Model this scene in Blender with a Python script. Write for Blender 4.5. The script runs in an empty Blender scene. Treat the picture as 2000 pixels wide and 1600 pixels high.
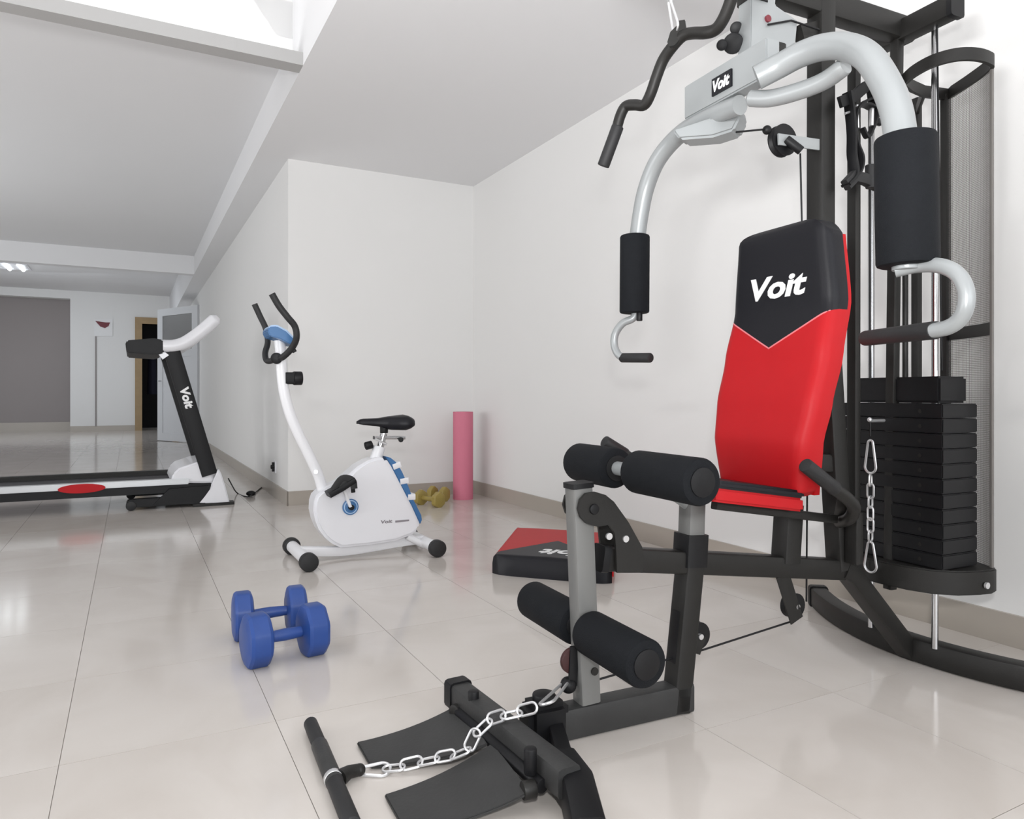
import bpy, math, random
from mathutils import Vector, Matrix
random.seed(7)
SC = bpy.context.scene
COL = SC.collection
# ------------------------------------------------------------------ camera, light, exposure
CAM_H, FOC, PX0, PY0 = 0.78, 1400.0, 1000.0, 772.0
cam = bpy.data.objects.new('camera', bpy.data.cameras.new('camera'))
COL.objects.link(cam)
cam.location = (0, 0, CAM_H)
cam.rotation_euler = (math.pi/2, 0, 0)
cam.data.sensor_width = 36.0
cam.data.lens = FOC/2000*36
cam.data.shift_y = -(800-PY0)/2000
cam.data.clip_start = 0.05
SC.camera = cam
SC.view_settings.view_transform = 'Standard'
SC.view_settings.look = 'None'
SC.view_settings.gamma = 1
SC.view_settings.exposure = 0.52
SC.view_settings.use_curve_mapping = False
W = bpy.data.worlds.new('world'); SC.world = W; W.use_nodes = True
W.node_tree.nodes['Background'].inputs[0].default_value = (0.90, 0.94, 1.0, 1)
W.node_tree.nodes['Background'].inputs[1].default_value = 0.9

TH = math.radians(28)
C28, S28 = math.cos(TH), math.sin(TH)
def R(p, q, z=0.0):
    return Vector((p*C28 - q*S28, p*S28 + q*C28, z))

def area(name, loc, target, sx, sy, power, col=(1, 1, 1)):
    l = bpy.data.lights.new(name, 'AREA'); l.shape = 'RECTANGLE'
    l.size = sx; l.size_y = sy; l.energy = power; l.color = col
    o = bpy.data.objects.new(name, l); COL.objects.link(o)
    o.location = loc
    d = Vector(target) - Vector(loc)
    o.rotation_euler = d.to_track_quat('-Z', 'Y').to_euler()
    return o
area('flash_light', (0.02, -0.05, 0.95), (0.35, 2.0, 0.95), 0.07, 0.07, 12)
area('bounce_flash_light', (-0.30, 0.0, 1.15), (-0.25, 0.35, 2.45), 0.30, 0.30, 55)
area('window_light', R(0.2, -3.2, 1.5), R(0.6, 3, 1.5), 4.5, 2.2, 60, (0.95, 0.98, 1.0))
area('skylight_light', R(-1.2, 1.6, 4.1), R(-1.2, 1.6, 0), 3.2, 3.4, 5, (0.98, 0.99, 1.0))
area('ledge_fill_light', R(-1.8, 3.80, 2.56), R(-1.8, 3.97, 2.9), 5.0, 0.05, 3, (1, 1, 1))  # added strip without a fitting, whitens the upper wall
area('side_fill_light', R(-4.2, 2.6, 1.1), R(1.0, 3.6, 2.1), 4, 1.6, 66, (0.97, 0.98, 1.0))  # added fill for the gym side; the left wall has no window
area('passage_fill_light', R(-3.6, 7.5, 0.7), R(-2.2, 8.8, 2.7), 4, 1.4, 32, (0.93, 0.97, 1.0))  # added upward fill for the left bay ceiling, no window here
area('far_fill_light', R(-1.6, 15.2, 2.9), R(-1.2, 16.2, 0), 2.5, 2.5, 38, (0.86, 0.92, 1.0))  # added area light to brighten the far bay
area('far_bounce_light', R(-2.5, 13.0, 0.9), R(-1.0, 14.5, 3.0), 2.5, 1.5, 16, (0.9, 0.95, 1.0))

# ------------------------------------------------------------------ pixel rays cut by planes of the place (2000 x 1600 frame)
def D(px, py, Y):
    return Vector(((px-PX0)/FOC*Y, Y, CAM_H-(py-PY0)/FOC*Y))
def F(px, py, z=0.0):
    return D(px, py, (CAM_H-z)*FOC/(py-PY0))
GA = Vector((math.cos(math.radians(25)), math.sin(math.radians(25)), 0))
GL = Vector((GA.y, -GA.x, 0))
GO = Vector((0.41, 1.77, 0))
ZZ = Vector((0, 0, 1))
def MA(a, s, z):
    return GO + GA*a + GL*s + ZZ*z
def M(px, py, s=0.0):
    u = (px-PX0)/FOC
    return D(px, py, (s + GO.dot(GL))/(u*GL.x + GL.y))
def asz(v):
    d = v-GO
    return d.dot(GA), d.dot(GL), v.z
def RQ(px, py, q):
    u = (px-PX0)/FOC
    return D(px, py, q/(C28 - S28*u))
def RPp(px, py, p):
    u = (px-PX0)/FOC
    return D(px, py, p/(C28*u + S28))
E1 = Vector((C28, S28, 0)); E2 = Vector((-S28, C28, 0))

# ------------------------------------------------------------------ materials
def mat(name, col, rough=0.5, metal=0.0, bump=0.0, bscale=200.0, var=0.0, vscale=6.0, spec=0.5, emit=None, estr=1.0, coat=0.0):
    m = bpy.data.materials.new(name); m.use_nodes = True
    nt = m.node_tree; b = nt.nodes['Principled BSDF']
    b.inputs['Base Color'].default_value = (*col, 1)
    b.inputs['Roughness'].default_value = rough
    b.inputs['Metallic'].default_value = metal
    b.inputs['Specular IOR Level'].default_value = spec
    b.inputs['Coat Weight'].default_value = coat
    tc = nt.nodes.new('ShaderNodeTexCoord')
    if var > 0:
        n = nt.nodes.new('ShaderNodeTexNoise'); n.inputs['Scale'].default_value = vscale
        n.inputs['Detail'].default_value = 4
        nt.links.new(tc.outputs['Object'], n.inputs['Vector'])
        mx = nt.nodes.new('ShaderNodeMix'); mx.data_type = 'RGBA'
        nt.links.new(n.outputs['Fac'], mx.inputs[0])
        mx.inputs[6].default_value = (*[c*(1-var) for c in col], 1)
        mx.inputs[7].default_value = (*[min(1, c*(1+var)) for c in col], 1)
        nt.links.new(mx.outputs[2], b.inputs['Base Color'])
    if bump > 0:
        n2 = nt.nodes.new('ShaderNodeTexNoise'); n2.inputs['Scale'].default_value = bscale
        nt.links.new(tc.outputs['Object'], n2.inputs['Vector'])
        bp = nt.nodes.new('ShaderNodeBump'); bp.inputs['Strength'].default_value = bump
        bp.inputs['Distance'].default_value = 0.002
        nt.links.new(n2.outputs['Fac'], bp.inputs['Height'])
        nt.links.new(bp.outputs['Normal'], b.inputs['Normal'])
    if emit:
        b.inputs['Emission Color'].default_value = (*emit, 1)
        b.inputs['Emission Strength'].default_value = estr
    return m
m_wall = mat('wall_paint', (0.80, 0.795, 0.785), 0.75, bump=0.08, bscale=260, var=0.012, vscale=1.5)
m_ceil = mat('ceiling_paint', (0.80, 0.80, 0.81), 0.85, bump=0.05, bscale=200, var=0.01, vscale=1.2)
m_ceil_shade = mat('ceiling_paint_shaded', (0.43, 0.425, 0.42), 0.85, bump=0.05, var=0.02, vscale=2)  # ceiling paint darkened; the beam's dimmer light is put into its colour
m_greywall = mat('grey_wall_paint', (0.33, 0.30, 0.295), 0.8, bump=0.05, var=0.04, vscale=1)
m_skirt = mat('skirting_tile', (0.41, 0.37, 0.325), 0.3, var=0.05, vscale=3)
m_grout = mat('grout', (0.50, 0.47, 0.44), 0.8, var=0.05)
m_black = mat('charcoal_powder_coat', (0.0135, 0.0128, 0.0118), 0.48, spec=0.35, bump=0.12, bscale=500, var=0.12, vscale=20)
m_worn = mat('worn_grey_steel', (0.034, 0.034, 0.034), 0.5, bump=0.2, bscale=120, var=0.25, vscale=14, spec=0.35)
m_rust = mat('dark_maroon_plastic', (0.045, 0.012, 0.012), 0.5, var=0.1, vscale=20)
m_blackd = mat('black_plastic', (0.006, 0.006, 0.007), 0.5, spec=0.3, bump=0.05, bscale=300, var=0.1, vscale=20)
m_foam = mat('black_foam', (0.006, 0.007, 0.009), 0.8, bump=0.5, bscale=600, var=0.15, vscale=40, spec=0.22)
m_grip = mat('black_rubber_grip', (0.012, 0.012, 0.013), 0.6, bump=0.2, bscale=500, var=0.1, vscale=30)
m_silver = mat('silver_paint', (0.315, 0.33, 0.335), 0.34, metal=0.15, bump=0.04, bscale=300, var=0.04, vscale=10)
m_silver_shade = mat('silver_paint_shaded', (0.165, 0.165, 0.16), 0.4, metal=0.1, bump=0.04, bscale=300, var=0.05, vscale=10)  # silver paint darkened where less flash arrives; shade put into the colour
m_chrome = mat('chrome', (0.55, 0.55, 0.56), 0.2, metal=1.0, var=0.04, vscale=12)
m_zinc = mat('zinc_chain', (0.72, 0.72, 0.73), 0.3, metal=0.75, var=0.06, vscale=60)
m_red = mat('red_vinyl', (0.45, 0.007, 0.011), 0.48, bump=0.08, bscale=350, var=0.05, vscale=14, spec=0.25)
m_redpipe = mat('pale_red_piping', (0.75, 0.20, 0.22), 0.4, var=0.05)
m_bvinyl = mat('black_vinyl', (0.006, 0.006, 0.009), 0.45, spec=0.3, bump=0.08, bscale=350, var=0.1, vscale=14)
m_print = mat('white_print', (0.82, 0.82, 0.82), 0.5, var=0.03, vscale=30)
m_gprint = mat('grey_print', (0.25, 0.23, 0.25), 0.5, var=0.1, vscale=80)
m_white = mat('white_gloss_plastic', (0.80, 0.80, 0.83), 0.3, var=0.02, vscale=5, coat=0.2)
m_whitem = mat('white_powder_coat', (0.80, 0.80, 0.82), 0.35, var=0.02, vscale=8)
m_blue = mat('blue_rubber', (0.018, 0.062, 0.26), 0.42, bump=0.12, bscale=250, var=0.12, vscale=15)
m_bluep = mat('blue_plastic', (0.05, 0.16, 0.36), 0.35, var=0.1, vscale=8)
m_bluel = mat('pale_blue_plastic', (0.42, 0.58, 0.80), 0.3, var=0.08, vscale=8)
m_yellow = mat('yellow_vinyl', (0.32, 0.24, 0.06), 0.4, var=0.12, vscale=20)
m_pink = mat('pink_foam', (0.62, 0.18, 0.26), 0.7, bump=0.2, bscale=200, var=0.05, vscale=10)
m_dred = mat('dark_red', (0.16, 0.02, 0.03), 0.5, var=0.1, vscale=20)
m_wood = mat('light_wood', (0.36, 0.25, 0.13), 0.5, var=0.15, vscale=9)
m_dark = mat('unlit_room_black', (0.012, 0.010, 0.012), 0.8, var=0.3, vscale=2)  # near-black colour stands in for the darkness of the unlit room
m_glass = mat('grey_frosted_pane', (0.20, 0.20, 0.20), 0.35, var=0.06, vscale=3)
m_door = mat('white_door_paint', (0.60, 0.61, 0.63), 0.4, var=0.02, vscale=4)
m_mesh = mat('grey_mesh_wire', (0.17, 0.16, 0.15), 0.5, metal=0.3, var=0.1, vscale=20)
m_lamp = mat('lamp_tube', (0.9, 0.95, 1.0), 0.4, emit=(0.9, 0.97, 1.0), estr=9)
m_belt = mat('running_belt', (0.03, 0.03, 0.034), 0.6, bump=0.3, bscale=300, var=0.1, vscale=30)
m_alu = mat('brushed_rail', (0.55, 0.56, 0.57), 0.35, metal=0.4, var=0.05, vscale=10)

def tile_material():
    m = bpy.data.materials.new('polished_tile'); m.use_nodes = True
    nt = m.node_tree; b = nt.nodes['Principled BSDF']; L = nt.links
    tc = nt.nodes.new('ShaderNodeTexCoord')
    oi = nt.nodes.new('ShaderNodeObjectInfo')
    add = nt.nodes.new('ShaderNodeVectorMath'); add.operation = 'ADD'
    mul = nt.nodes.new('ShaderNodeVectorMath'); mul.operation = 'SCALE'; mul.inputs[3].default_value = 37.0
    L.new(oi.outputs['Location'], mul.inputs[0]); L.new(mul.outputs[0], add.inputs[0]); L.new(tc.outputs['Object'], add.inputs[1])
    n = nt.nodes.new('ShaderNodeTexNoise'); n.inputs['Scale'].default_value = 2.2; n.inputs['Detail'].default_value = 6
    n.inputs['Distortion'].default_value = 1.2
    L.new(add.outputs[0], n.inputs['Vector'])
    r = nt.nodes.new('ShaderNodeValToRGB')
    r.color_ramp.elements[0].position = 0.3; r.color_ramp.elements[0].color = (0.56, 0.515, 0.475, 1)
    r.color_ramp.elements[1].position = 0.75; r.color_ramp.elements[1].color = (0.63, 0.59, 0.555, 1)
    L.new(n.outputs['Fac'], r.inputs[0]); L.new(r.outputs[0], b.inputs['Base Color'])
    b.inputs['Roughness'].default_value = 0.13
    b.inputs['Specular IOR Level'].default_value = 0.5
    return m
m_tile = tile_material()

# ------------------------------------------------------------------ mesh helpers
def root_off(parent):
    v = Vector((0, 0, 0))
    while parent is not None:
        v += Vector(parent.location); parent = parent.parent
    return v
class MB:
    def __init__(s):
        s.v = []; s.f = []
    def add(s, vs, fs):
        n = len(s.v); s.v += [Vector(x) for x in vs]; s.f += [tuple(i+n for i in f) for f in fs]
    def build(s, name, m, parent=None, smooth=True, angle=40, bevel=0.0, origin=None):
        off = root_off(parent)
        org = Vector(origin)-off if origin is not None else Vector((0, 0, 0))
        me = bpy.data.meshes.new(name)
        me.from_pydata([x-off-org for x in s.v], [], s.f); me.update()
        import bmesh
        bm = bmesh.new(); bm.from_mesh(me)
        if bevel > 0:
            es = [e for e in bm.edges if len(e.link_faces) == 2 and e.calc_face_angle(0) > math.radians(30)]
            bmesh.ops.bevel(bm, geom=es, offset=bevel, segments=2, affect='EDGES', clamp_overlap=True)
        bmesh.ops.recalc_face_normals(bm, faces=bm.faces)
        bm.to_mesh(me); bm.free()
        if smooth:
            me.polygons.foreach_set('use_smooth', [True]*len(me.polygons))
            me.set_sharp_from_angle(angle=math.radians(angle))
        me.materials.append(m)
        o = bpy.data.objects.new(name, me); COL.objects.link(o)
        o.location = org
        o.parent = parent
        return o
    def sweep(s, pts, sec, up=None, closed=False, caps=True):
        pts = [Vector(p) for p in pts]; n = len(pts); rings = []
        prev = None
        for i in range(n):
            if closed:
                t = pts[(i+1) % n]-pts[i-1]
            elif i == 0: t = pts[1]-pts[0]
            elif i == n-1: t = pts[-1]-pts[-2]
            else: t = (pts[i+1]-pts[i]).normalized()+(pts[i]-pts[i-1]).normalized()
            t.normalize()
            if up is not None:
                x = Vector(up).cross(t)
                if x.length < 1e-4: x = Vector((1, 0, 0)).cross(t)
                x.normalize(); y = t.cross(x)
            else:
                if prev is None:
                    h = Vector((0, 0, 1)) if abs(t.z) < 0.9 else Vector((0, 1, 0))
                    x = h.cross(t).normalized()
                else:
                    x = (prev - t*prev.dot(t)).normalized()
                y = t.cross(x); prev = x
            k = 1.0
            if not closed and 0 < i < n-1:
                c = (pts[i+1]-pts[i]).normalized().dot(t)
                k = 1.0/max(0.6, c)
            sc = sec(i) if callable(sec) else sec
            if up is not None and k > 1.001:
                bx = (pts[i+1]-pts[i]).normalized()-(pts[i]-pts[i-1]).normalized()
                bx.normalize()
                kx = 1+(k-1)*abs(bx.dot(x)); ky = 1+(k-1)*abs(bx.dot(y))
            else: kx = ky = 1
            rings.append([pts[i]+x*a*kx+y*b*ky for a, b in sc])
        m = len(rings[0]); vs = [v for r in rings for v in r]; fs = []
        for i in range(n if closed else n-1):
            j = (i+1) % n
            for k in range(m):
                l = (k+1) % m
                fs.append((i*m+k, i*m+l, j*m+l, j*m+k))
        if caps and not closed:
            fs.append(tuple(range(m-1, -1, -1))); fs.append(tuple((n-1)*m+k for k in range(m)))
        s.add(vs, fs); return s
    def tube(s, pts, r, seg=16, closed=False):
        def c(rr): return [(rr*math.cos(2*math.pi*k/seg), rr*math.sin(2*math.pi*k/seg)) for k in range(seg)]
        if isinstance(r, (list, tuple)):
            return s.sweep(pts, lambda i: c(r[i]), closed=closed)
        return s.sweep(pts, c(r), closed=closed)
    def bar(s, pts, w, h, up=ZZ, r=None):
        r = min(w, h)*0.16 if r is None else r
        a, b = w/2, h/2
        sec = []
        for sx, sy, a0 in ((1, 1, 0), (-1, 1, 90), (-1, -1, 180), (1, -1, 270)):
            for k in (0, 45, 90):
                t = math.radians(a0+k)
                sec.append((sx*(a-r)+r*math.cos(t), sy*(b-r)+r*math.sin(t)))
        return s.sweep(pts, sec, up=up)
    def rod(s, p0, p1, r, seg=20, ch=0.0):
        p0 = Vector(p0); p1 = Vector(p1); d = (p1-p0)
        L = d.length; d.normalize()
        if ch > 0:
            ts = [0, ch*0.3, ch, L-ch, L-ch*0.3, L]; rs = [r-ch, r-ch*0.3, r, r, r-ch*0.3, r-ch]
            return s.tube([p0+d*t for t in ts], rs, seg)
        return s.tube([p0, p1], r, seg)
    def box(s, c, ax, ay, az):
        c = Vector(c); vs = []
        for i in (-1, 1):
            for j in (-1, 1):
                for k in (-1, 1):
                    vs.append(c+ax*i+ay*j+az*k)
        s.add(vs, [(0, 1, 3, 2), (4, 6, 7, 5), (0, 4, 5, 1), (2, 3, 7, 6), (0, 2, 6, 4), (1, 5, 7, 3)]); return s
    def rbox(s, p0, p1, q0, q1, z0, z1):
        return s.box(R((p0+p1)/2, (q0+q1)/2, (z0+z1)/2), E1*((p1-p0)/2), E2*((q1-q0)/2), ZZ*((z1-z0)/2))
    def gbox(s, a0, a1, s0, s1, z0, z1):
        return s.box(MA((a0+a1)/2, (s0+s1)/2, (z0+z1)/2), GA*((a1-a0)/2), GL*((s1-s0)/2), ZZ*((z1-z0)/2))
    def prism(s, poly, d):
        poly = [Vector(p) for p in poly]; n = len(poly); d = Vector(d)
        vs = [p-d for p in poly]+[p+d for p in poly]
        fs = [tuple(range(n-1, -1, -1)), tuple(range(n, 2*n))]
        for i in range(n):
            j = (i+1) % n; fs.append((i, j, n+j, n+i))
        s.add(vs, fs); return s
    def ball(s, c, r, sx=1, sy=1, sz=1, nu=16, nv=10):
        vs = []; fs = []; c = Vector(c)
        for i in range(nv+1):
            t = math.pi*i/nv
            for j in range(nu):
                a = 2*math.pi*j/nu
                vs.append(c+Vector((r*sx*math.sin(t)*math.cos(a), r*sy*math.sin(t)*math.sin(a), r*sz*math.cos(t))))
        for i in range(nv):
            for j in range(nu):
                k = (j+1) % nu
                fs.append((i*nu+j, i*nu+k, (i+1)*nu+k, (i+1)*nu+j))
        n = len(s.v)
        s.add(vs, fs); return s

def curve(pts, n=8):
    pts = [Vector(p) for p in pts]; out = []
    P = [pts[0]*2-pts[1]]+pts+[pts[-1]*2-pts[-2]]
    for i in range(1, len(P)-2):
        a, b, c, d = P[i-1], P[i], P[i+1], P[i+2]
        for k in range(n):
            t = k/n
            out.append(0.5*((2*b)+(c-a)*t+(2*a-5*b+4*c-d)*t*t+(3*b-a-3*c+d)*t**3))
    out.append(pts[-1]); return out
def interp(tab, x):
    tab = sorted(tab)
    if x <= tab[0][0]: return tab[0][1]
    for (x0, y0), (x1, y1) in zip(tab, tab[1:]):
        if x <= x1:
            t = (x-x0)/(x1-x0); t = t*t*(3-2*t)*0.5+t*0.5
            return y0+(y1-y0)*t
    return tab[-1][1]
def thing(name, label, cat, loc, group=None):
    o = bpy.data.objects.new(name, None); COL.objects.link(o)
    o.location = loc; o.empty_display_size = 0.1
    o['label'] = label; o['category'] = cat
    if group: o['group'] = group
    return o
def tag(o, label, cat, group=None):
    o['label'] = label; o['category'] = cat
    if group: o['group'] = group
    return o
def struct(mb, name, m, parent=None, **k):
    o = mb.build(name, m, parent, **k)
    if parent is None: o['kind'] = 'structure'
    return o
def text(name, body, m, parent, center, X, Y, width, height, depth=0.0008, shear=0.22, bold=0.032):
    cu = bpy.data.curves.new(name, 'FONT'); cu.body = body; cu.size = 1; cu.shear = shear; cu.offset = bold
    cu.align_x = 'CENTER'; cu.align_y = 'CENTER'; cu.extrude = 0.01; cu.resolution_u = 3
    t = bpy.data.objects.new('tmp', cu); COL.objects.link(t)
    dg = bpy.context.evaluated_depsgraph_get()
    me = bpy.data.meshes.new_from_object(t.evaluated_get(dg))
    bpy.data.objects.remove(t); bpy.data.curves.remove(cu)
    xs = [v.co.x for v in me.vertices]; ys = [v.co.y for v in me.vertices]
    w = max(xs)-min(xs); h = max(ys)-min(ys); cx = (max(xs)+min(xs))/2; cy = (max(ys)+min(ys))/2
    X = Vector(X).normalized(); Y = Vector(Y).normalized(); N = X.cross(Y)
    off = root_off(parent)
    for v in me.vertices:
        c = v.co.copy()
        v.co = Vector(center)-off+X*((c.x-cx)/w*width)+Y*((c.y-cy)/h*height)+N*(c.z/0.01*depth)
    me.name = name; me.materials.clear(); me.materials.append(m)
    o = bpy.data.objects.new(name, me); COL.objects.link(o); o.parent = parent
    return o
def cushion(name, m, parent, O, U, V, N, hw, v0, v1, vmin, vmax, thick, prof, nu=20, nv=24, er=0.03):
    # a padded board: width along U, length along V, padded side towards N
    vs = []; fs = []
    for layer in (1, 0):
        for j in range(nv+1):
            for i in range(nu+1):
                u = -1+2*i/nu
                u = math.copysign(1-(1-abs(u))**1.5, u)
                a, b = v0(u), v1(u)
                t = j/nv; v = a+(b-a)*t
                x = u*hw(v)
                d = min((1-abs(u))*hw(v), (v-vmin) if v-vmin > -1 else 9, vmax-0.0-v+0.0)
                e = max(0.0, min(1.0, max(0, (1-abs(u))*hw(v))/er))
                e2 = max(0.0, min(1.0, max(0.0, min(v-vmin, vmax-v)+0.0)/er))
                rnd = math.sqrt(1-(1-e)**2)*math.sqrt(1-(1-e2)**2) if layer else 0
                h = (thick*(0.5+0.5*rnd) if layer else 0)+prof(v)
                vs.append(O+U*x+V*v+N*h)
    w = nu+1; n1 = w*(nv+1)
    for j in range(nv):
        for i in range(nu):
            k = j*w+i
            fs.append((k, k+1, k+w+1, k+w)); fs.append((n1+k, n1+k+w, n1+k+w+1, n1+k+1))
    for j in range(nv):
        k = j*w; fs.append((k, k+w, n1+k+w, n1+k)); k = j*w+nu; fs.append((k, n1+k, n1+k+w, k+w))
    for i in range(nu):
        k = i; fs.append((k, n1+k, n1+k+1, k+1)); k = nv*w+i; fs.append((k, k+1, n1+k+1, n1+k))
    mb = MB(); mb.add(vs, fs)
    return mb.build(name, m, parent, angle=50)

# ================================================================== THE SETTING
CE, LC, FC = 2.45, 2.70, 3.0      # ceiling heights: gym side, left bay, far bay
fl = MB().rbox(-5.2, 2.6, -3.6, 19.5, -0.12, -0.004)
floor = struct(fl, 'floor', m_grout, smooth=False)
TP, TQ, P0, Q0 = 0.44, 0.515, -0.134, 1.78
tb = MB().box((0, 0, 0), E1*(TP/2-0.0008), E2*(TQ/2-0.0008), ZZ*0.004)
proto = None
rest = MB()
for i in range(-12, 7):
    for j in range(-4, 13):
        p0, q0 = P0+i*TP, Q0+j*TQ
        p1, q1 = p0+TP, q0+TQ
        if p0 > 2.40 or (p0 > 0.97 and q0 > 5.2): continue
        c = R((p0+p1)/2, (q0+q1)/2, -0.004)
        inview = False
        for (a, b) in ((p0, q0), (p1, q0), (p0, q1), (p1, q1)):
            w = R(a, b)
            if w.y > 1.2 and abs(w.x/w.y) < 0.72: inview = True
        if not inview: continue
        if proto is None:
            proto = tb.build('tile', m_tile, floor, smooth=False)
            o = proto
        else:
            o = proto.copy(); COL.objects.link(o)
        o.location = c; o.parent = floor
# tiles out of view or too far to tell apart: one joined part
for i in range(-12, 7):
    for j in range(-10, 35):
        p0, q0 = P0+i*TP, Q0+j*TQ
        p1, q1 = p0+TP, q0+TQ
        if p0 > 2.40 or (p0 > 0.97 and q0 > 5.2) or q1 > 18.4: continue
        inview = False
        if -4 <= j < 13:
            for (a, b) in ((p0, q0), (p1, q0), (p0, q1), (p1, q1)):
                w = R(a, b)
                if w.y > 1.2 and abs(w.x/w.y) < 0.72: inview = True
        if inview: continue
        rest.rbox(p0+0.0008, p1-0.0008, q0+0.0008, q1-0.0008, -0.008, 0.0)
o = rest.build('distant_tiles', m_tile, floor, smooth=False); o['kind'] = 'stuff'

struct(MB().rbox(2.42, 2.62, -3.6, 5.4, 0, CE), 'wall_right', m_wall, smooth=False)
struct(MB().rbox(1.16, 2.42, 5.21, 5.40, 0, CE), 'wall_back', m_wall, smooth=False)
struct(MB().rbox(0.98, 1.16, 5.21, 17.84, 0, 3.2), 'wall_passage', m_wall, smooth=False)
struct(MB().rbox(-5.2, -5.0, -3.6, 19.5, 0, 4.3), 'wall_left', m_wall, smooth=False)
struct(MB().rbox(-5.0, -1.6, -3.6, -3.4, 0, 4.3).rbox(2.1, 2.42, -3.6, -3.4, 0, 4.3).rbox(-1.6, 2.1, -3.6, -3.4, 2.5, 4.3).rbox(-1.6, 2.1, -3.6, -3.4, 0, 0.5), 'wall_front', m_wall, smooth=False)
# far wall with a grey recess on the left and a door opening
DZ = 2.36
wf = MB()
wf.rbox(-1.137, 0.15, 17.84, 18.1, 0, FC).rbox(0.15, 0.90, 17.84, 18.1, DZ, FC).rbox(0.90, 0.98, 17.84, 18.1, 0, FC).rbox(-5.0, -1.137, 17.84, 18.1, 2.83, FC)
wall_far = struct(wf, 'wall_far', m_wall, smooth=False)
struct(MB().rbox(-5.0, -0.9, 18.25, 18.4, 0, FC), 'wall_recess', m_greywall, smooth=False)
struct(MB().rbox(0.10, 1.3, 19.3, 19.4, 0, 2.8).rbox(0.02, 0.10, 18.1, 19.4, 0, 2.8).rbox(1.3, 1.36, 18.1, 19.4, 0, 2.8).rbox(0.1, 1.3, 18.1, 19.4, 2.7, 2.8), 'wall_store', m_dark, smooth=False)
# ceilings
struct(MB().rbox(0.77, 2.62, -3.6, 5.40, CE, 4.3), 'ceiling', m_ceil, smooth=False)
struct(MB().rbox(-5.0, 0.77, 3.97, 10.8, LC, 2.9).rbox(-5.0, 0.98, 10.95, 18.2, FC, 3.2), 'ceiling_passage', m_ceil, smooth=False)
struct(MB().rbox(0.77, 0.98, 5.40, 17.84, CE, FC), 'trim_1', m_ceil, smooth=False)
struct(MB().rbox(-5.0, 0.77, 3.70, 3.80, CE, 2.515).prism([R(-2.115, 3.80, 2.495), R(-2.115, 3.99, 2.59), R(-2.115, 3.99, 2.62), R(-2.115, 3.80, 2.514)], E1*2.885), 'trim_2', m_ceil_shade, smooth=False)
struct(MB().rbox(-5.0, 0.77, 10.8, 10.95, CE, 3.2), 'trim_3', m_ceil, smooth=False)
struct(MB().rbox(-5.0, 0.77, 3.97, 4.12, 2.59, 4.3), 'wall_upper', m_wall, smooth=False)
struct(MB().rbox(-5.0, 0.77, -3.6, 4.12, 4.3, 4.4), 'ceiling_upper', m_ceil, smooth=False)
# skirting
BH = 0.10
struct(MB().rbox(2.408, 2.42, -3.4, 5.21, 0, BH), 'baseboard_right', m_skirt, smooth=False)
struct(MB().rbox(0.97, 2.408, 5.198, 5.21, 0, BH), 'baseboard_back', m_skirt, smooth=False)
struct(MB().rbox(0.968, 0.98, 5.198, 17.84, 0, BH), 'baseboard_passage', m_skirt, smooth=False)
struct(MB().rbox(-1.137, 0.08, 17.825, 17.84, 0, 0.12), 'baseboard_far', m_skirt, smooth=False)
struct(MB().rbox(-5.0, -1.14, 18.23, 18.25, 0, 0.2), 'baseboard_recess', m_skirt, smooth=False)
# wooden door frame in the far wall
df = bpy.data.objects.new('door_1', None); COL.objects.link(df); df.location = R(0.5, 17.84, 0); df['kind'] = 'structure'
MB().rbox(0.08, 0.22, 17.80, 18.1, 0, 2.5).build('door_jamb', m_wood, df, smooth=False)
MB().rbox(0.83, 0.95, 17.80, 18.1, 0, 2.5).build('door_jamb', m_wood, df, smooth=False)
MB().rbox(0.22, 0.83, 17.80, 18.1, DZ, 2.5).build('door_head', m_wood, df, smooth=False)
# white door leaf standing open from the passage wall
dl = bpy.data.objects.new('door_2', None); COL.objects.link(dl); dl.location = R(0.98, 12.6, 0); dl['kind'] = 'structure'
A, B = R(0.965, 12.62, 0), R(0.42, 13.67, 0)
dv = (B-A); dn = Vector((-dv.y, dv.x, 0)).normalized()*0.022
def leafbox(t0, t1, z0, z1, k=1.0, f=0.0):
    c = A+dv*((t0+t1)/2)+ZZ*((z0+z1)/2)+dn*f
    return MB().box(c, dv*((t1-t0)/2), dn*k, ZZ*((z1-z0)/2))
for (t0, t1, z0, z1) in ((0, 0.13, 0.01, 2.24), (0.87, 1, 0.01, 2.24)):
    leafbox(t0, t1, z0, z1).build('door_stile', m_door, dl, smooth=False)
for (t0, t1, z0, z1) in ((0.13, 0.87, 2.12, 2.24), (0.13, 0.87, 0.01, 0.14), (0.13, 0.87, 1.42, 1.54)):
    leafbox(t0, t1, z0, z1).build('door_rail', m_door, dl, smooth=False)
leafbox(0.13, 0.87, 1.54, 2.12, 0.4).build('door_pane', m_glass, dl, smooth=False)
leafbox(0.13, 0.87, 0.14, 1.42, 0.5).build('door_panel', m_door, dl, smooth=False)
hh = A+dv*0.9
MB().rod(hh-dn*3+ZZ*1.02, hh+dn*3+ZZ*1.02, 0.012).rod(hh-dn*3+ZZ*1.02, hh-dn*3+dv*-0.1+ZZ*1.02, 0.01).build('door_handle', m_chrome, dl)
# window behind the viewer
w1 = bpy.data.objects.new('window_1', None); COL.objects.link(w1); w1.location = R(0.25, -3.5, 0.5); w1['kind'] = 'structure'
for (a, b, c, d) in ((-1.6, 2.1, 0.5, 0.56), (-1.6, 2.1, 2.44, 2.5), (-1.6, -1.54, 0.56, 2.44), (2.04, 2.1, 0.56, 2.44), (0.22, 0.28, 0.56, 2.44)):
    MB().rbox(a, b, -3.55, -3.48, c, d).build('window_bar', m_whitem, w1, smooth=False)

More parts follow.
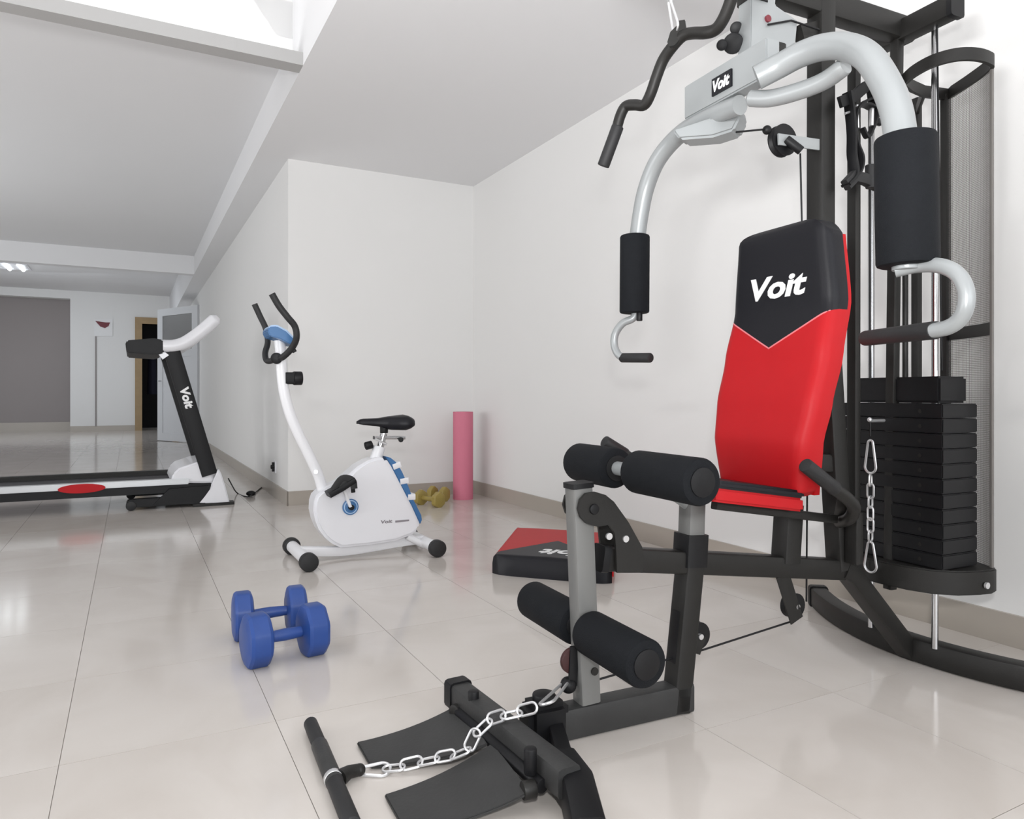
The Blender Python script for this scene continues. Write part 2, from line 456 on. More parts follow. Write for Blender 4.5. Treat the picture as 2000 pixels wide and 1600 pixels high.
# ================================================================== THE MULTI GYM
gym = thing('home_gym', 'tall charcoal and silver multi gym with red and black backrest, press arms and weight stack', 'exercise machine', MA(0, 0, 0))
MB().bar([MA(-0.335, 0, 0.037), MA(0.028, 0, 0.037)], 0.055, 0.072).build('base_tube', m_worn, gym)
MB().bar([M(1320, 1386), M(1349, 1085)], 0.055, 0.055, up=GA).build('front_post', m_black, gym)
MB().bar([M(1339, 1190)-GA*0.0275, M(1329.5, 1290)-GA*0.0275], 0.030, 0.003, up=GA).build('post_plate', m_blackd, gym)
MB().bar([M(1347, 1104), M(1350, 1042)], 0.066, 0.066, up=GA).build('post_collar', m_blackd, gym)
MB().bar([M(1350, 1045), M(1352, 984)], 0.05, 0.05, up=GA).build('seat_post', m_silver_shade, gym)
MB().bar([M(1180, 1090), M(1650, 1112)], 0.048, 0.056).build('seat_beam', m_black, gym)
MB().bar([M(1168, 1089), M(1181, 1090)], 0.052, 0.062).build('beam_cap', m_blackd, gym)
MB().bar([M(1640, 1110), M(1660, 1122), M(1788, 1290)], 0.05, 0.058, up=GL).build('rear_strut', m_black, gym)
pts = [MA(0.852+0.72*s*s, s, 0.036) for s in [x/20 for x in range(-10, 12)]]
MB().bar(pts, 0.058, 0.07).build('rear_foot', m_black, gym)
for i, j in ((0, 1), (-1, -2)):
    d = (pts[i]-pts[j]).normalized()
    MB().bar([pts[i]-d*0.02, pts[i]+d*0.008], 0.066, 0.078).build('foot_cap', m_blackd, gym)
MB().bar([M(1604, -40), M(1603, 300), M(1603, 470), M(1641, 1110)], 0.056, 0.056, up=GL).build('main_upright', m_black, gym)
MB().bar([MA(-0.28, 0, 1.855), MA(0.84, 0, 1.855)], 0.05, 0.07).build('top_boom', m_black, gym)
MB().bar([MA(0.806, -0.18, 1.845), MA(0.806, 0.165, 1.845)], 0.05, 0.06).build('top_crossbar', m_black, gym)
MB().bar([MA(0.806, 0.160, 1.845), MA(0.806, 0.175, 1.845)], 0.056, 0.066).build('crossbar_cap', m_blackd, gym)
MB().bar([M(1752, 70), M(1738, 1150)], 0.028, 0.028, up=GL).build('rear_upright', m_black, gym)
MB().bar([M(1668, 70), M(1667, 1090)], 0.022, 0.03, up=GL).build('cable_rail', m_black, gym)
# top pulleys under the boom
def pulley(px, py, r, s=0.0, parent=gym, th=0.011):
    c = M(px, py, s)
    mb = MB()
    prof = [(0.003, -th), (r, -th), (r, -th*0.7), (r*0.84, -th*0.1), (r*0.84, th*0.1), (r, th*0.7), (r, th), (0.003, th)]
    seg = 28; vs = []; fs = []
    for k in range(seg):
        a = 2*math.pi*k/seg
        for (rr, h) in prof:
            vs.append(c+GA*(rr*math.cos(a))+ZZ*(rr*math.sin(a))+GL*h)
    n = len(prof)
    for k in range(seg):
        l = (k+1) % seg
        for i in range(n-1):
            fs.append((k*n+i, k*n+i+1, l*n+i+1, l*n+i))
    mb.add(vs, fs)
    p = mb.build('pulley', m_blackd, parent)
    MB().rod(c-GL*0.02, c+GL*0.02, 0.007, 12).build('pulley_bolt', m_zinc, p)
    return p
pulley(1620, 92, 0.035, 0.0)
pulley(1668, 100, 0.03, 0.0)
MB().bar([M(1600, 80, 0.02), M(1690, 96, 0.02)], 0.004, 0.03).build('pulley_bracket', m_black, gym)
pu = pulley(1528, 275, 0.042)
MB().bar([M(1600, 283, 0.018), M(1520, 272, 0.018)], 0.005, 0.03).bar([M(1600, 283, -0.018), M(1520, 272, -0.018)], 0.005, 0.03).build('pulley_bracket', m_silver, gym)
MB().rod(M(1535, 272, 0.02), M(1565, 295, 0.04), 0.012, 14, 0.002).build('bracket_bolt', m_blackd, gym)
MB().ball(M(1498, 254), 0.012).build('cable_stop', m_blackd, gym)
# weight stack
for (sv, top) in ((0.092, 1.86), (-0.115, 1.84)):
    MB().rod(MA(0.832, sv, 0.06), MA(0.832, sv, top), 0.0095, 16).build('guide_rod', m_chrome, gym)
MB().rod(MA(0.832, 0.0, 0.80), MA(0.832, 0.0, 1.45), 0.008, 14).build('selector_rod', m_black, gym)
MB().tube([MA(0.832, 0.0, 1.45), MA(0.80, 0, 1.80)], 0.003, 8).build('cable', m_blackd, gym)
npl = 11; z0 = 0.305; hp = 0.0412
for k in range(npl):
    sh = random.uniform(-0.0012, 0.0012)
    z = z0+k*hp
    MB().gbox(0.757+sh, 0.907+sh, -0.165, 0.165, z, z+hp-0.0018).build('weight_plate', m_blackd, gym, bevel=0.003)
MB().gbox(0.772, 0.892, -0.15, 0.145, z0+npl*hp, z0+npl*hp+0.074).build('top_plate', m_blackd, gym, bevel=0.006)
for k in range(npl):
    c = MA(0.7565, 0.10, z0+k*hp+hp*0.45)
    MB().rod(c, c-GA*0.0015, 0.0055, 10).build('pin_hole', m_black, gym)
# tray that wraps the stack
tray = [(0.72, -0.18), (0.715, 0.0), (0.725, 0.08), (0.75, 0.14), (0.80, 0.182), (0.86, 0.202), (0.905, 0.208), (0.935, 0.20), (0.975, 0.10), (1.016, 0.005), (1.02, -0.18)]
MB().prism([MA(a, s, 0.2685) for a, s in tray], ZZ*0.0335).build('stack_tray', m_black, gym, bevel=0.004)
c = MA(0.875, 0.207, 0.262)
MB().rod(c, c+GL*0.006, 0.009, 12).build('tray_bolt', m_zinc, gym)
# mesh guard
ring = [(0.80, 0.02), (0.775, 0.07), (0.765, 0.13), (0.785, 0.18), (0.83, 0.205), (0.885, 0.208), (0.926, 0.19), (0.975, 0.10), (1.016, 0.005), (0.93, -0.01), (0.86, 0.0)]
rc = [Vector((a, s, 0)) for a, s in ring]
rc = curve(rc[:9], 4)+rc[9:]
MB().sweep([MA(v.x, v.y, 1.70) for v in rc], [(0.005, 0.017), (-0.005, 0.017), (-0.005, -0.017), (0.005, -0.017)], up=ZZ, closed=True).build('guard_rim', m_black, gym)
gd = [(1.016, 0.005), (0.985, 0.082), (0.958, 0.142), (0.926, 0.19)]
MB().bar([MA(1.016, 0.0, 0.30), MA(1.016, 0.0, 1.70)], 0.026, 0.022, up=GL).build('guard_post', m_black, gym)
MB().bar([MA(0.926, 0.192, 0.29), MA(0.926, 0.192, 1.70)], 0.008, 0.008, up=GL).build('guard_post', m_mesh, gym)
MB().bar([MA(1.05, -0.12, 0.28), MA(1.05, -0.12, 1.74)], 0.024, 0.024, up=GL).bar([MA(1.05, -0.12, 1.70), MA(0.93, -0.01, 1.70)], 0.01, 0.03).bar([MA(1.05, -0.12, 0.29), MA(1.0, -0.10, 0.29)], 0.02, 0.02).build('guard_post', m_black, gym)
MB().bar([MA(a, s, 0.965) for a, s in gd], 0.008, 0.036).build('guard_band', m_black, gym)
gw = MB()
path = curve([Vector((a, s, 0)) for a, s in gd], 6)
# wires
tri = [(0.0007, 0), (-0.0004, 0.0006), (-0.0004, -0.0006)]
zc = 0.305
while zc < 1.69:
    gw.sweep([MA(v.x, v.y, zc) for v in path], tri, caps=False); zc += 0.0052
nw = 42
for k in range(nw+1):
    t = k/nw*(len(path)-1); i = min(int(t), len(path)-2); v = path[i].lerp(path[i+1], t-i)
    gw.sweep([MA(v.x, v.y, 0.30), MA(v.x, v.y, 1.69)], tri, caps=False)
o = gw.build('guard_mesh', m_mesh, gym, smooth=False); o['kind'] = 'stuff'

# leg lever
MB().bar([M(1130, 948), M(1146, 1368)], 0.048, 0.052, up=GA).build('leg_lever', m_silver_shade, gym)
MB().bar([M(1129.5, 942), M(1130, 952)], 0.054, 0.058, up=GA).build('lever_cap', m_blackd, gym)
gus = [(1113, 990), (1117, 972), (1128, 960), (1146, 957), (1166, 963), (1182, 976), (1210, 1015), (1236, 1062), (1240, 1085), (1238, 1112), (1188, 1112), (1186, 1062), (1183, 1035), (1172, 1020), (1150, 1024), (1130, 1018), (1118, 1006)]
for s in (-0.034, 0.034):
    MB().prism([M(px, py, 0.0)+GL*s for px, py in gus], GL*0.0035).build('pivot_plate', m_black, gym)
MB().rod(M(1143, 990)-GL*0.043, M(1143, 990)+GL*0.043, 0.012, 16, 0.002).build('pivot_bolt', m_blackd, gym)
for px, py in ((1172, 1042), (1204, 1047)):
    MB().rod(M(px, py)+GL*0.036, M(px, py)+GL*0.041, 0.008, 12).build('plate_bolt', m_zinc, gym)
def roller(c, s0, s1, r, name='foam_roller'):
    c = Vector(c); cs = asz(c)
    a = MA(cs[0], s0, cs[2]); b = MA(cs[0], s1, cs[2])
    ro = MB().rod(a, b, r, 32, 0.008).build(name, m_foam, gym)
    MB().rod(MA(cs[0], s1-0.002, cs[2]), MA(cs[0], s1+0.003, cs[2]), r*0.62, 24, 0.001).build('end_cap', m_blackd, ro)
    return ro
cu = M(1225, 918)
roller(cu, 0.040, 0.27, 0.050); roller(cu, -0.23, -0.045, 0.050)
ca = asz(cu)
MB().rod(MA(ca[0], -0.22, ca[2]), MA(ca[0], 0.26, ca[2]), 0.017).build('roller_axle', m_silver, gym)
MB().tube(curve([MA(ca[0], 0, ca[2]), M(1236, 934), M(1275, 948), M(1320, 968), M(1350, 990)], 6), 0.016).build('roller_arm', m_silver, gym)
cl = M(1140, 1228)
roller(cl, 0.028, 0.245, 0.050); roller(cl, -0.265, -0.028, 0.048)
ca = asz(cl)
MB().rod(MA(ca[0], -0.25, ca[2]), MA(ca[0], 0.235, ca[2]), 0.012).build('roller_axle', m_silver, gym)
MB().rod(M(1150, 1304)+GL*0.023, M(1150, 1304)+GL*0.028, 0.009).build('lever_bolt', m_black, gym)
# cable disc and hook in front of the lever
MB().rod(M(1118, 1290)-GL*0.006, M(1118, 1290)+GL*0.006, 0.030, 24, 0.002).build('cable_guide', m_rust, gym)
MB().bar([M(1122, 1262, 0.008), M(1118, 1340, 0.008)], 0.006, 0.022, up=GA).build('guide_bracket', m_blackd, gym)
MB().ball(M(1110, 1338), 0.019).build('cable_ball', m_blackd, gym)
# seat
sa, sb = asz(M(1392, 955, 0.14)), asz(M(1580, 978, 0.14))
def seatslab(name, m, d0, d1, grow):
    P = []
    for (t, a, z) in ((0, sa[0]-grow, sa[2]), (1, sb[0]+grow, sb[2])): P.append((a, z))
    mb = MB(); vs = []
    (a0, zf), (a1, zr) = P
    poly = [(a0, -0.10), (a0+0.01, -0.13), (a0+0.04, -0.14-grow), (a1-0.02, -0.14-grow), (a1, -0.12), (a1, 0.12), (a1-0.02, 0.14+grow), (a0+0.04, 0.14+grow), (a0+0.01, 0.13), (a0, 0.10)]
    def zz(a): return zf+(zr-zf)*(a-a0)/(a1-a0)
    mid = [MA(a, s, zz(a)+(d0+d1)/2) for a, s in poly]
    return mb.prism(mid, ZZ*((d1-d0)/2)).build(name, m, gym, bevel=0.006)
seatslab('seat_base', m_red, -0.030, 0.004, 0.0)
seatslab('seat_cover', m_bvinyl, 0.003, 0.022, 0.002)
for s in (-0.08, 0.08):
    MB().bar([M(1395, 986, s), M(1630, 1014, s)], 0.022, 0.022).build('seat_rail', m_black, gym)
MB().rod(M(1443, 984, 0.08), M(1443, 996, 0.08), 0.009, 12).build('rail_bolt', m_blackd, gym)
MB().bar([M(1541, 985), M(1534, 1098)], 0.058, 0.058, up=GA).build('seat_support', m_black, gym)
# side handles
MB().rod(M(1572, 908, 0.2), M(1632, 956, 0.2), 0.0175, 18, 0.003).build('side_grip', m_grip, gym)
MB().tube(curve([M(1625, 951, 0.2), M(1655, 974, 0.19), M(1668, 992, 0.17), M(1660, 1012, 0.14), M(1640, 1020, 0.06)], 6), 0.016).build('side_handle', m_black, gym)
MB().bar([M(1655, 975, 0.16), M(1645, 1016, 0.05)], 0.01, 0.045, up=GL).build('handle_plate', m_black, gym)
MB().rod(M(1180, 862, -0.2), M(1222, 888, -0.2), 0.0165, 18, 0.003).build('side_grip', m_grip, gym)
MB().tube(curve([M(1218, 886, -0.2), M(1236, 898, -0.17), M(1240, 905, -0.10), M(1246, 915, -0.02)], 6), 0.0145).build('side_handle', m_black, gym)
MB().bar([M(1668, 1000, 0.05), M(1668, 1100, 0.05)], 0.028, 0.04, up=GL).build('side_brace', m_black, gym)
# backrest
bc = [asz(M(px, py)) for px, py in ((1548, 455), (1549, 600), (1531, 700), (1513, 790), (1503, 860), (1507, 962))]
prof_t = [(z, -a) for a, _, z in bc]
hw_t = [(bc[0][2], 0.158), (bc[1][2], 0.176), (bc[2][2], 0.180), (bc[3][2], 0.176), (bc[4][2], 0.165), (bc[5][2], 0.146)]
ztop, zbot = bc[0][2]+0.012, bc[5][2]
apex = M(1533, 682).z; kV = 0.088
TOPc = lambda u: ztop-0.045*abs(u)**7
BOTc = lambda u: zbot+0.025*abs(u)**7
VL = lambda u: apex+kV*abs(u)
BO = GO.copy()
hwf = lambda v: interp(hw_t, v)
pr = lambda v: interp(prof_t, v)
T = 0.058
bt = cushion('backrest_top', m_bvinyl, gym, BO, GL, ZZ, -GA, hwf, VL, TOPc, -9, ztop+0.004, T, pr, 24, 22)
bb = cushion('backrest', m_red, gym, BO, GL, ZZ, -GA, hwf, BOTc, VL, zbot-0.004, 99, T, pr, 24, 40)
pp = []
for k in range(-24, 25):
    u = k/24; v = VL(u); pp.append(BO+GL*(u*hwf(v)*0.985)+ZZ*v-GA*(pr(v)+T*(0.5+0.5*math.sqrt(max(0, 1-(1-min(1, (1-abs(u))*0.17/0.03))**2))))) 
MB().tube(pp, 0.0022, 8).build('piping', m_redpipe, bb)
# red back board of the rest
bk = []
mbk = MB(); vs = []; fs = []
NB = 30
for j in range(NB+1):
    v = zbot+0.01+(ztop-0.055-zbot)*j/NB
    for (sx, dd) in ((-1, 0.0), (1, 0.0), (1, -0.018), (-1, -0.018)):
        vs.append(BO+GL*(sx*(hwf(v)-0.006))+ZZ*v-GA*(pr(v)+dd))
for j in range(NB):
    for k in range(4):
        l = (k+1) % 4; fs.append((j*4+k, j*4+l, j*4+4+l, j*4+4+k))
fs += [(0, 1, 2, 3), (NB*4+3, NB*4+2, NB*4+1, NB*4)]
mbk.add(vs, fs); mbk.build('back_board', m_red, gym)
tz = M(1548, 563).z
text('lettering', 'Voit', m_print, bt, BO+GL*0.004+ZZ*tz-GA*(pr(tz)+T+0.001), GL, ZZ, 0.195, 0.062)
MB().bar([M(1560, 640), M(1606, 640)], 0.04, 0.05).build('backrest_bracket', m_black, gym)
MB().bar([M(1540, 900), M(1625, 905)], 0.04, 0.05).build('backrest_bracket', m_black, gym)

# press arms
AX = 0.163; AZ = 1.583
MB().gbox(AX-0.022, AX+0.022, -0.155, 0.15, AZ-0.047, AZ+0.045).build('press_crossbar', m_silver, gym, bevel=0.004)
MB().gbox(AX-0.027, AX-0.022, -0.036, 0.036, AZ-0.028, AZ+0.016).build('name_plate', m_bvinyl, gym)
pl = bpy.data.objects[-1] if False else gym
text('lettering', 'Voit', m_print, gym, MA(AX-0.0275, 0, AZ-0.006), GL, ZZ, 0.062, 0.030)
yoke = [(1455, -40), (1505, -40), (1502, 18), (1545, 48), (1541, 92), (1500, 118), (1484, 140), (1452, 140)]
MB().prism([M(px, py, 0.0) for px, py in yoke], GL*0.024).build('press_yoke', m_silver, gym, bevel=0.003)
MB().rod(M(1485, 46)+GL*0.024, M(1485, 46)+GL*0.030, 0.009, 12).build('yoke_bolt', m_dred, gym)
MB().gbox(0.27, 0.33, -0.03, 0.03, 1.64, 1.705).build('stop_block', m_black, gym, bevel=0.003)
MB().bar([M(1560, 70), M(1600, 60)], 0.03, 0.05).build('stop_arm', m_black, gym)
MB().bar([MA(0.24, 0, 1.80), MA(0.24, 0, 1.86)], 0.06, 0.06, up=GA).build('yoke_mount', m_black, gym)
for (px, py, r) in ((1438, 55, 0.016), (1432, 85, 0.026), (1410, 88, 0.014)):
    MB().rod(M(px, py, -0.06), M(px, py, -0.02), r, 20, 0.004).build('stop_buffer', m_blackd, gym)
near = [D(1478, 152, 1.70), D(1520, 130, 1.68), D(1565, 106, 1.64), D(1610, 92, 1.59), D(1655, 92, 1.53), D(1695, 112, 1.46), D(1728, 160, 1.40), D(1750, 215, 1.355), D(1762, 290, 1.33)]
MB().tube(curve(near, 8), 0.0285, 24).build('press_arm', m_silver, gym)
MB().tube(curve([D(1462, 192, 1.76), D(1505, 192, 1.72), D(1560, 178, 1.67), D(1610, 158, 1.62), D(1652, 128, 1.57)], 8), [0.012]+[0.020]*31+[0.018], 20).build('arm_brace', m_silver, gym)
fa, fb = D(1768, 266, 1.32), D(1772, 520, 1.32)
MB().rod(fa, fb, 0.0525, 36, 0.007).build('foam_sleeve', m_foam, gym)
MB().rod(D(1772, 515, 1.32), D(1772, 528, 1.32), 0.026, 20, 0.002).build('arm_end_cap', m_silver, gym)
hk = [D(1748, 528, 1.33), D(1790, 519, 1.31), D(1835, 519, 1.27), D(1868, 534, 1.24), D(1886, 565, 1.225), D(1886, 600, 1.225), D(1872, 626, 1.24), D(1850, 640, 1.26), D(1822, 646, 1.285)]
MB().tube(curve(hk, 7), 0.0135, 18).build('handle_hook', m_silver, gym)
MB().rod(D(1828, 645, 1.28), D(1690, 661, 1.56), 0.0165, 18, 0.003).build('hand_grip', m_grip, gym)
far = [D(1445, 205, 1.80), D(1400, 222, 1.88), D(1350, 247, 1.98), D(1312, 278, 2.06), D(1282, 318, 2.11), D(1262, 368, 2.145), D(1251, 420, 2.16), D(1243, 480, 2.17)]
MB().tube(curve(far, 8), 0.0245, 22).build('press_arm', m_silver, gym)
sect = [(1322, 262), (1400, 236), (1448, 214), (1453, 236), (1440, 262), (1400, 275), (1335, 280)]
MB().prism([D(px, py, 1.90) for px, py in sect], Vector((0.02, 0.03, 0))).build('arm_brace', m_silver, gym, bevel=0.006)
MB().rod(D(1240, 460, 2.17), D(1239, 612, 2.17), 0.0445, 32, 0.006).build('foam_sleeve', m_foam, gym)
hk = [D(1243, 608, 2.17), D(1236, 622, 2.17), D(1216, 632, 2.18), D(1202, 652, 2.19), D(1200, 675, 2.19), D(1208, 693, 2.18), D(1222, 700, 2.17)]
MB().tube(curve(hk, 7), 0.0115, 16).build('handle_hook', m_silver, gym)
MB().rod(D(1249, 610, 2.15), D(1249, 627, 2.15), 0.009, 12, 0.002).build('hook_pin', m_blackd, gym)
MB().rod(D(1214, 699, 2.18), D(1271, 699, 2.08), 0.0145, 18, 0.004).build('hand_grip', m_grip, gym)
# cables
def cable(*p, r=0.0026): return MB().tube(list(p), r, 8).build('cable', m_blackd, gym)
cable(M(1438, 258), M(1500, 252)); cable(M(1563, 300), M(1567, 470)); cable(M(1577, 900, 0.02), M(1575, 1175, 0.0))
cable(M(1552, 1212), M(1372, 1270)); cable(M(1372, 1270), M(1290, 1292)); cable(M(1290, 1292), M(1160, 1330))
cable(M(1500, 48, 0.03), M(1545, 40, 0.03), M(1600, 58, 0.03)); cable(MA(0.832, 0.092+0.02, 0.85), MA(0.806, 0.115, 1.83))
cable(M(1698, 170, 0.02), M(1700, 740, 0.02), r=0.003)
# lower pulleys
MB().bar([M(1528, 1122, 0.018), M(1556, 1212, 0.018)], 0.045, 0.004, up=GL).bar([M(1528, 1122, -0.018), M(1556, 1212, -0.018)], 0.045, 0.004, up=GL).build('pulley_bracket', m_black, gym)
pulley(1548, 1182, 0.034)
pulley(1360, 1240, 0.034)
MB().bar([M(1340, 1250, 0.015), M(1372, 1262, 0.015)], 0.004, 0.045).bar([M(1340, 1250, -0.015), M(1372, 1262, -0.015)], 0.004, 0.045).build('pulley_bracket', m_black, gym)
# foot bar with plates
e1, e2 = F(893, 1352, 0.066), F(1112, 1528, 0.066)
MB().bar([e1, e2], 0.05, 0.055).build('foot_bar', m_worn, gym)
dd = (e1-e2).normalized()
MB().bar([e1-dd*0.02, e1+dd*0.012], 0.058, 0.064).build('foot_bar_cap', m_blackd, gym)
MB().bar([F(1096, 1500, 0.045), F(1128, 1545, 0.045), F(1150, 1640, 0.04)], 0.06, 0.075).build('foot_bar_end', m_blackd, gym)
MB().gbox(-0.425, -0.325, -0.034, 0.040, 0.004, 0.098).build('swivel_joint', m_blackd, gym, bevel=0.014)
MB().rod(MA(-0.375, 0.003, 0.09), MA(-0.375, 0.003, 0.112), 0.026, 24, 0.004).build('joint_cap', m_blackd, gym)
MB().bar([F(1085, 1430, 0.03), F(1110, 1520, 0.03)], 0.035, 0.05).build('joint_plate', m_blackd, gym)
sd = Vector((-0.04, -0.012, 0))
MB().rod(F(905, 1390, 0.045)+sd*0.2, F(1068, 1535, 0.045)+sd*0.2, 0.014, 16, 0.002).build('plate_axle', m_blackd, gym)
for (px, py) in ((925, 1392), (1036, 1512)):
    c = F(px, py, 0.06)
    MB().rod(c, c+ZZ*0.05, 0.0125, 16, 0.003).build('axle_stud', m_blackd, gym)
def footplate(c):
    P = [F(*x) for x in c]      # left far, right far, right near, left near
    mb = MB(); vs = []; fs = []; nu, nv = 12, 4
    for lay in (0, -0.007):
        for i in range(nu+1):
            t = i/nu
            for j in range(nv+1):
                w = j/nv
                a = P[0].lerp(P[1], t); b = P[3].lerp(P[2], t)
                v = a.lerp(b, w); v.z = max(0.0075, (P[0].z+(P[1].z-P[0].z)*t**2.2))+lay
                vs.append(v)
    n1 = (nu+1)*(nv+1); W_ = nv+1
    for i in range(nu):
        for j in range(nv):
            k = i*W_+j; fs += [(k, k+1, k+W_+1, k+W_), (n1+k, n1+k+W_, n1+k+W_+1, n1+k+1)]
    for i in range(nu):
        k = i*W_; fs.append((k, k+W_, n1+k+W_, n1+k)); k = i*W_+nv; fs.append((k, n1+k, n1+k+W_, k+W_))
    for j in range(nv):
        k = j; fs.append((k, n1+k, n1+k+1, k+1)); k = nu*W_+j; fs.append((k, k+1, n1+k+1, n1+k))
    mb.add(vs, fs); return mb.build('foot_plate', m_worn, gym, bevel=0.002)
footplate([(697, 1449, 0.01), (900, 1372, 0.05), (952, 1452, 0.05), (724, 1496, 0.01)])
footplate([(751, 1551, 0.01), (962, 1450, 0.05), (1036, 1545, 0.05), (792, 1625, 0.01)])
for (p, q) in (((886, 1392), (905, 1383)), ((1020, 1545), (1045, 1540))):
    MB().rod(F(*p, 0.045), F(*q, 0.045), 0.017, 14, 0.002).build('plate_hinge', m_black, gym)

# ------------------------------------------------------------------ lat bar hanging from the boom
lp = [(1203, 258, 1.93), (1211, 228, 1.92), (1222, 208, 1.91), (1240, 205, 1.89), (1258, 205, 1.87), (1270, 185, 1.85), (1283, 148, 1.83), (1296, 116, 1.81), (1316, 88, 1.78), (1334, 70, 1.76), (1352, 65, 1.74), (1378, 64, 1.70), (1397, 58, 1.68), (1410, 42, 1.66), (1422, 16, 1.64), (1438, -30, 1.61), (1458, -80, 1.58)]
lat = thing('lat_bar', 'bent dark steel pull-down bar with black grip hanging from the gym boom', 'pull-down bar', D(1325, 78, 1.77))
MB().tube(curve([D(*x) for x in lp], 5), 0.0142, 18).build('bar_tube', m_black, lat)
MB().rod(D(1207, 246, 1.925), D(1178, 325, 1.95), 0.0165, 18, 0.003).build('grip', m_grip, lat)
MB().prism([D(px, py, 1.76) for px, py in ((1304, 84), (1310, 64), (1322, 52), (1326, 42), (1338, 40), (1340, 54), (1334, 72), (1318, 90), (1308, 92))], Vector((0.002, 0.004, 0))).build('lug', m_black, lat)

# chains
def link_mesh(L=0.036, w=0.019, r=0.0024):
    pts = []
    for k in range(12):
        a = math.pi*k/11-math.pi/2
        pts.append(Vector((L/2-w/2+math.cos(a)*w/2, math.sin(a)*w/2, 0)))
    for k in range(12):
        a = math.pi*k/11+math.pi/2
        pts.append(Vector((-(L/2-w/2)+math.cos(a)*w/2, math.sin(a)*w/2, 0)))
    mb = MB(); mb.tube(pts, r, 8, closed=True); return mb
def biner_mesh(L=0.075, w=0.034, r=0.0032):
    pts = []
    for k in range(14):
        a = math.pi*k/13-math.pi/2
        pts.append(Vector((L/2-w/2+math.cos(a)*w/2, math.sin(a)*w/2, 0)))
    for k in range(8):
        a = math.pi*k/7+math.pi/2; w2 = w*0.45
        pts.append(Vector((-(L/2-w2/2)+math.cos(a)*w2/2, math.sin(a)*w2/2, 0)))
    mb = MB(); mb.tube(pts, r, 8, closed=True); return mb
def place(mb, name, m, parent, c, X, roll, hint=ZZ):
    X = Vector(X).normalized(); Y = Vector(hint).cross(X)
    if Y.length < 1e-3: Y = Vector((0, 1, 0)).cross(X)
    Y.normalize(); Z = X.cross(Y)
    ca, sa_ = math.cos(roll), math.sin(roll)
    Yr = Y*ca+Z*sa_; Zr = X.cross(Yr)
    o = MB(); o.v = [Vector(c)+X*v.x+Yr*v.y+Zr*v.z for v in mb.v]; o.f = mb.f
    return o.build(name, m, parent)
# chain hanging in front of the stack
ch = thing('hanging_chain', 'short zinc chain with a snap hook at each end hanging before the weight stack', 'chain', MA(0.735, -0.045, 0.26))
hz = lambda y: MA(0.700, -0.0128, CAM_H-(y-PY0)/FOC*2.078)
LM, BM = link_mesh(), biner_mesh()
MB().rod(hz(822), hz(822)+GA*0.058, 0.005, 12).ball(hz(820)-GA*0.003, 0.007).build('pin', m_zinc, ch)
MB().tube([hz(822), hz(852)], 0.003, 8).build('pin_cord', m_blackd, ch)
place(biner_mesh(0.095, 0.036, 0.0034), 'snap_hook', m_zinc, ch, hz(892), -ZZ, 0.0, GA)
for y, rl, L in ((938, 1.2, 0.034), (959, 0.0, 0.044), (981, 1.4, 0.034), (1003, 0.15, 0.040), (1026, 0.1, 0.042), (1047, 1.4, 0.032)):
    place(link_mesh(L, 0.021, 0.0029), 'chain_link', m_zinc, ch, hz(y), -ZZ, rl, GA)
place(biner_mesh(0.088, 0.040, 0.0034), 'snap_hook', m_zinc, ch, hz(1088), -ZZ, 0.0, GA)
# chain lying over the foot bar
c2 = thing('floor_chain', 'zinc chain draped over the foot bar between the leg lever and the row bar', 'chain', F(700, 1504, 0))
pth = [F(752, 1502, 0.010), F(785, 1499, 0.014), F(822, 1490, 0.020), F(860, 1482, 0.030), F(900, 1474, 0.045), F(924, 1456, 0.062), F(932, 1430, 0.088), F(958, 1408, 0.104), F(1000, 1396, 0.104), F(1038, 1388, 0.118), F(1066, 1374, 0.13)]
place(biner_mesh(0.080, 0.036, 0.0034), 'snap_hook', m_zinc, c2, F(724, 1505, 0.008), F(760, 1503, 0.006)-F(700, 1508, 0.006), 0.25)
P = curve(pth, 20); dist = [0]
for a, b in zip(P, P[1:]): dist.append(dist[-1]+(b-a).length)
def at(t):
    for k in range(len(P)-1):
        if dist[k+1] >= t:
            f = (t-dist[k])/max(1e-6, dist[k+1]-dist[k]); return P[k].lerp(P[k+1], f)
    return P[-1]
LL = 0.046; st = LL-0.0095; n = int(dist[-1]/st)
for k in range(n):
    a, b = at(k*st), at((k+1)*st)
    c = (a+b)/2; rl = 0.15 if k % 2 == 0 else 1.15
    if k < 5: rl *= 0.6
    c = c+ZZ*(0.004 if k % 2 else 0.0)
    place(link_mesh(LL, 0.022, 0.0027), 'chain_link', m_zinc, c2, c, b-a, rl)
a, b = P[-1], M(1104, 1334)
place(biner_mesh((b-a).length+0.012, 0.034, 0.0034), 'snap_hook', m_zinc, c2, (a+b)/2, a-b, 0.35)
# cable end and snap hook above the lat bar
lc = thing('lat_bar_chain', 'bright snap hook and links holding the pull-down bar at the boom', 'chain', D(1318, -40, 1.76))
place(biner_mesh(0.078, 0.030, 0.003), 'snap_hook', m_zinc, lc, D(1314, 30, 1.76), D(1322, 60, 1.76)-D(1308, 0, 1.76), 0.25, GA)
for k in range(2):
    place(link_mesh(0.036, 0.018, 0.0024), 'chain_link', m_zinc, lc, D(1311+k, -12-22*k, 1.76), ZZ, 0.3+1.3*(k % 2), GA)
MB().tube([D(1312, -38, 1.76), D(1312, -52, 1.76)], 0.003, 8).build('cable', m_blackd, lc)
